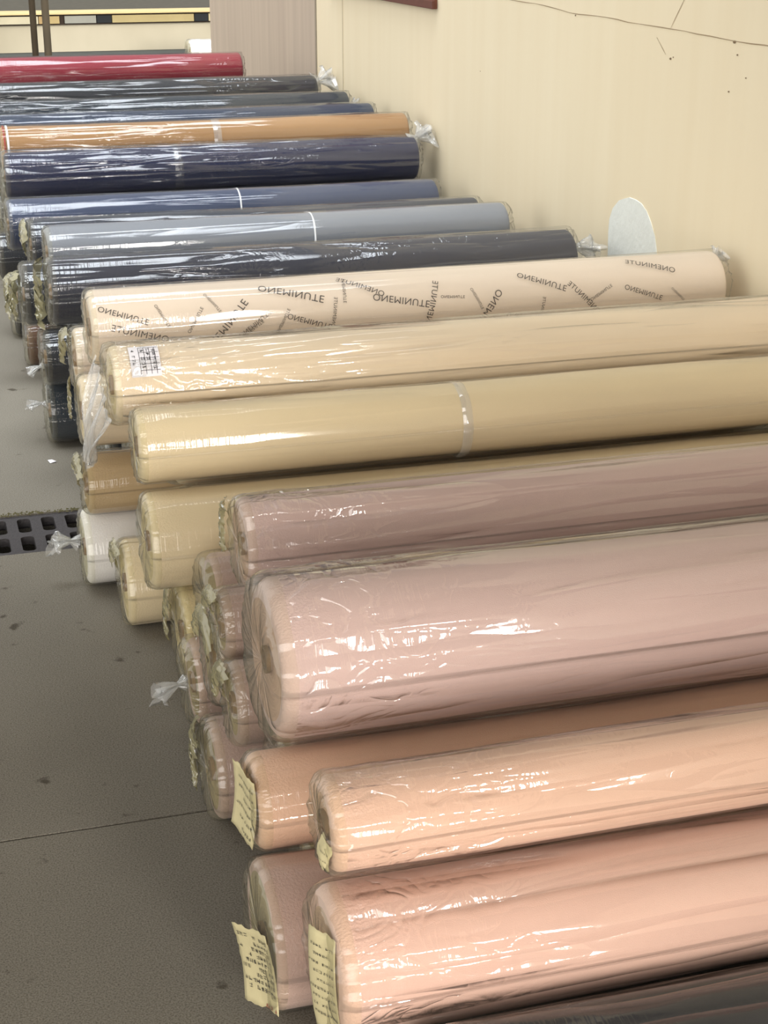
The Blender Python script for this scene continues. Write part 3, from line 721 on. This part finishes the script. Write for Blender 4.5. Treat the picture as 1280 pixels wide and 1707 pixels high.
# rolls buried in the lower layers
FILL = [
(2.11, 0.092, 0.092),(2.17, 0.253, 0.08),(2.77, 0.272, 0.092),(3.182, 0.261, 0.092),(3.29, 0.395, 0.08),
(3.674, 0.263, 0.092),(3.742, 0.092, 0.092),(3.866, 0.263, 0.092),(3.934, 0.092, 0.092),(4.058, 0.263, 0.092),
(4.126, 0.092, 0.092),(4.13, 0.432, 0.092),(4.25, 0.263, 0.092),(4.318, 0.092, 0.092),(4.422, 0.394, 0.092),
(4.43, 0.223, 0.08),(4.782, 0.254, 0.092),(4.87, 0.092, 0.092),(4.974, 0.254, 0.092),(5.014, 0.433, 0.092),
(5.062, 0.092, 0.092),(5.166, 0.254, 0.092),(5.254, 0.092, 0.092),(5.538, 0.272, 0.092),(5.73, 0.275, 0.092),
(5.746, 0.092, 0.092),(5.826, 0.432, 0.092),(6.118, 0.448, 0.092),(6.182, 0.275, 0.092),(6.198, 0.092, 0.092),
(6.31, 0.448, 0.092),(6.374, 0.275, 0.092),(6.39, 0.092, 0.092),(6.502, 0.448, 0.092),(6.566, 0.275, 0.092),
(6.582, 0.092, 0.092),(6.694, 0.448, 0.092),(6.758, 0.275, 0.092),(6.774, 0.092, 0.092),(6.886, 0.448, 0.092),
(6.95, 0.275, 0.092),(6.966, 0.092, 0.092),(7.078, 0.448, 0.092),(7.142, 0.275, 0.092),(7.158, 0.092, 0.092),
(7.27, 0.448, 0.092),(7.334, 0.275, 0.092),(7.35, 0.092, 0.092),(7.462, 0.448, 0.092),(7.526, 0.275, 0.092),
(7.542, 0.092, 0.092),(7.654, 0.424, 0.092),(7.718, 0.252, 0.092),(7.73, 0.08, 0.08),(7.73, 0.592, 0.092),
(8.022, 0.607, 0.092),(8.03, 0.276, 0.092),(8.034, 0.092, 0.092),(8.106, 0.444, 0.092),(8.21, 0.591, 0.08),
(8.222, 0.276, 0.092),(8.226, 0.092, 0.092),(8.298, 0.444, 0.092),(8.414, 0.586, 0.092),(8.414, 0.276, 0.092),
(8.418, 0.092, 0.092)
]
rs = random.Random(77)
for i, (y, z, r) in enumerate(FILL):
    if abs(y - 4.97) < .002: continue
    far = y > 4.0
    c = rs.choice([BLK, TEAL, CHAR, INKB, DBROWN]) if far else (rs.choice([CREAM, KHAKI, IVORY]) if y > 2.9 else MAUVE2)
    x0 = (.42 if far else .47) + rs.uniform(0, .04)
    lab = 'dark wrapped roll buried in the lower layers of the far pile' if far else 'light wrapped roll buried in the lower layers of the near pile'
    t = roll('fabric_roll', lab, y, z, r - .004, x0, 1.90 + rs.uniform(0, .03), c, 200 + i, fine=False, tube=False, over=.02, group='buried dark rolls' if far else 'buried light rolls'); clean(t)

# ------------------------------------------------------------------ details on the rolls
RAD = {k: None for k in R}
def Rr(k): return {'C2': .080, 'GR': .082, 'SL': .09, 'BR': .08, 'B': .106, 'NV': .088, 'C3': .1025, 'E': .076, 'C': .113}.get(k)
make_band(R['C2'], .68, Rr('C2') - .004, .022, TAPE, seed=1); 
make_band(R['GR'], .815, Rr('GR') - .004, .006, STRING, 'string', tilt=.004)
make_band(R['SL'], .80, Rr('SL') - .004, .006, STRING, 'string', tilt=.004)
make_band(R['BR'], .80, Rr('BR') - .004, .03, TAPE, seed=2); make_band(R['NV'], .62, .086, .03, FILM, seed=4)
make_band(R['BR'], .012, .077, .006, REDINK, 'red_tape_band'); make_band(R['BR'], .024, .077, .008, STRING, 'white_tape_band')
make_tail(R['WH'], (-.012, .01, .105), (-1, -.1, .35), .062, .028, 3)
make_tail(R['W1'], (-.012, 0, .09), (-1, -.3, .05), .06, .022, 5)
make_tail(R['DK2'], (-.006, 0, .12), (-1, 0, .2), .05, .016, 6)
make_tail(R['DK1'], (-.006, 0, .06), (-1, 0, -.2), .04, .016, 7)
make_tail(R['BK1'], (1.504, 0, .125), (1, 0, .12), .085, .045, 8)
make_tail(R['NV'], (1.54, 0, .15), (.7, -.1, .6), .085, .06, 9)
make_tail(R['UB'], (1.49, 0, .14), (1, -.1, .5), .09, .07, 10)
make_tail(R['TL'], (1.54, 0, .10), (1, -.1, .1), .05, .05, 11)
make_tail(R['IV'], (1.55, 0, .15), (1, -.2, .9), .035, .03, 12)
FLAP = film_mat('crinkled_olive_film', haze=.55, tint=(.85, .85, .72), hazecol=(.42, .38, .22), bump=.9, crumple=3, lines=0)
for k, r_, a0, a1, o_, dr in (('M2', .087, 120, 210, .014, .0), ('H2a', .07, 60, 160, .012, .015), ('H2b', .095, 30, 160, .012, .02), ('H3', .075, 60, 180, .012, .02),
                              ('H4', .094, 100, 220, .014, .03), ('CF', .1, 60, 150, .012, .02), ('CF2', .104, 90, 200, .012, .03), ('BRN', .075, 30, 140, .014, .02),
                              ('IV2', .075, 60, 190, .02, .02), ('BK1', .093, 100, 240, .03, .05), ('BK1b', .082, 60, 200, .03, .06), ('BK3', .085, 30, 200, .03, .07), ('DK', .085, 20, 150, .02, .05), ('CI', .083, 120, 200, .010, .02)):
    make_flap(R[k], -.010, r_, a0, a1, o_, dr, hash(k) % 997 if False else sum(map(ord, k)) + a1, FLAP)

# loose film hanging from the pale cream roll over the ends below it
def drape(parent, pts_top, pts_bot, seed, n=26, m=30):
    V, F, U = [], [], []
    for i in range(n):
        t = i / (n - 1)
        for j in range(m):
            s = j / (m - 1); a = Vector(pts_top[0]).lerp(Vector(pts_top[1]), s); b = Vector(pts_bot[0]).lerp(Vector(pts_bot[1]), s)
            p = a.lerp(b, t); fold = (.004 + .006 * t) * math.sin(s * 19 + t * 3 + seed) + .004 * math.sin(s * 41 - t * 7)
            V.append(p + Vector((fold - .012 * math.sin(t * PI), fold * .5, .008 * math.sin(s * 9) * (t > .95)))); U.append((t * .3 + .5, s * .3))
    for i in range(n - 1):
        for j in range(m - 1): F.append((i * m + j, i * m + j + 1, (i + 1) * m + j + 1, (i + 1) * m + j))
    return mesh_obj('loose_film', V, F, FILM_BRIGHT, parent, True, None, U)
drape(R['C1'], ((-.018, .10, .13), (-.018, -.09, .03)), ((-.055, .05, -.09), (-.045, .02, -.10)), 3)
end_label(R['C'], .113, -.045, .092, .085, .118, -.25, .014, 3, rows=9)
end_label(R['B'], .106, -.042, .105, .052, .150, -.1, .014, 4, rows=9)
end_label(R['D'], .07, -.030, .047, .030, .045, .3, .009, 6, rows=3, red=False)
end_label(R['E'], .076, -.01, .082, .070, .115, .10, .010, 7, rows=6, red=False, tilt=.3)

# printed form under the film of the pale cream roll
def cyl_place(parent_r, x0, a0, lift):
    """u runs along the roll, v runs down its front, in metres from the given angle"""
    def f(u, v, l=0.0):
        a = a0 - v / parent_r; R_ = parent_r + lift + l
        return (x0 + u, -R_ * math.cos(a), parent_r + R_ * math.sin(a))
    return f
rf = .088; fw, fh = .062, .075
pl = cyl_place(rf, .035, math.radians(72), .0015)
V, F = [], []; nu, nv = 8, 16
for j in range(nv):
    for i in range(nu): V.append(pl(i / (nu - 1) * fw, j / (nv - 1) * fh))
for j in range(nv - 1):
    for i in range(nu - 1): F.append((j * nu + i, j * nu + i + 1, (j + 1) * nu + i + 1, (j + 1) * nu + i))
form = mesh_obj('printed_form', V, F, PAPERW, R['C1'], True)
V, F = [], []
def fseg(u0, v0, u1, v1):
    n = 8
    for s in range(n):
        a = s / n; b_ = (s + 1) / n; b = len(V)
        if u0 == u1 or abs(u1 - u0) < abs(v1 - v0):
            V.extend([pl(u0 - .0005, v0 + (v1 - v0) * a, .0008), pl(u0 + .0005, v0 + (v1 - v0) * a, .0008), pl(u0 + .0005, v0 + (v1 - v0) * b_, .0008), pl(u0 - .0005, v0 + (v1 - v0) * b_, .0008)])
        else:
            V.extend([pl(u0 + (u1 - u0) * a, v0 - .0005, .0008), pl(u0 + (u1 - u0) * b_, v0 - .0005, .0008), pl(u0 + (u1 - u0) * b_, v0 + .0005, .0008), pl(u0 + (u1 - u0) * a, v0 + .0005, .0008)])
        F.append((b, b + 1, b + 2, b + 3))
for u in (.020, .031, .042, .053): fseg(u, .006, u, .070)
for v in (.006, .020, .034, .048, .062): fseg(.020, v, .060, v)
mesh_obj('grid_lines', V, F, INK, form, False)
strokes(form, lambda u, v: pl(.004 + v, .006 + u, .0009), .068, .014, 1, 5, INK, 'heading', cols=7)
strokes(form, lambda u, v: pl(.021 + v, .006 + u, .0009), .062, .040, 3, 6, INK, 'entries', cols=5)

# ONEMINUTE lettering, mirrored as on the wrapping's back side
def text_mesh(body):
    cu = bpy.data.curves.new('t', 'FONT'); cu.body = body; cu.size = 1.0; cu.space_character = 1.08; cu.offset = 0
    ob = bpy.data.objects.new('t', cu); COL.objects.link(ob)
    dg = bpy.context.evaluated_depsgraph_get(); dg.update()
    me = ob.evaluated_get(dg).to_mesh()
    vs = [(v.co.x, v.co.y) for v in me.vertices]; fs = [tuple(p.vertices) for p in me.polygons]
    ob.evaluated_get(dg).to_mesh_clear()
    bpy.data.objects.remove(ob); bpy.data.curves.remove(cu)
    return vs, fs
tv, tf = text_mesh('ONEMINUTE')
xs_ = [v[0] for v in tv]; tw = max(xs_) - min(xs_); tx0 = min(xs_)
plI = cyl_place(.088, 0, PI / 2, -.0005)
# (distance along, distance down from the crest, width, angle degrees)
WORDS = [(0.071, 0.097, 0.115, 20), (0.457, 0.07, 0.153, 16), (0.300, 0.138, 0.150, -49), (0.493, 0.14, 0.107, 18), (0.432, 0.134, 0.062, -61), (0.231, 0.118, 0.066, -58), (0.157, 0.103, 0.059, 63), (0.273, 0.08, 0.057, 56), (0.715, 0.106, 0.137, 11), (1.069, 0.082, 0.125, 21), (1.359, 0.056, 0.126, -162), (1.329, 0.126, 0.104, 19), (1.175, 0.128, 0.11, -135), (1.066, 0.151, 0.063, -81), (0.92, 0.155, 0.14, 124), (1.218, 0.119, 0.065, -30), (0.79, 0.12, 0.12, -75), (1.023, 0.166, 0.096, 10), (0.841, 0.105, 0.059, 4), (0.901, 0.113, 0.058, 63), (0.554, 0.122, 0.071, -81), (0.366, 0.137, 0.088, -36), (1.421, 0.136, 0.047, 43), (0.582, 0.069, 0.067, 95), (0.623, 0.061, 0.117, -153), (0.358, 0.15, 0.068, -36), (0.105, 0.14, 0.13, 196)]
for (u, v, w, ang) in WORDS:
    s = w / tw; a = math.radians(ang); ca, sa = math.cos(a), math.sin(a); V = []
    for (x, y) in tv:
        px, py = (x - tx0 - tw / 2) * s, (y - .36) * s          # mirrored: glyph up points down the roll
        V.append(plI(u + px * ca - py * sa, v + px * sa + py * ca))
    mesh_obj('printed_word', V, [tuple(reversed(f)) for f in tf], PRINT, R['IV'], False)

# white wrapped roll beyond the wall's end
t = roll('fabric_roll', 'white ribbed film bundle by the low wall beyond the far wall corner', 17.3, .11, .11, 2.985, 3.6, WHITE, 60, film=FILM_BRIGHT, over=.03, amp=.012, fine=True); clean(t)

for o in list(bpy.data.objects):
    if o.type == 'MESH' and o.parent is not None: o.matrix_parent_inverse = Matrix.Identity(4)
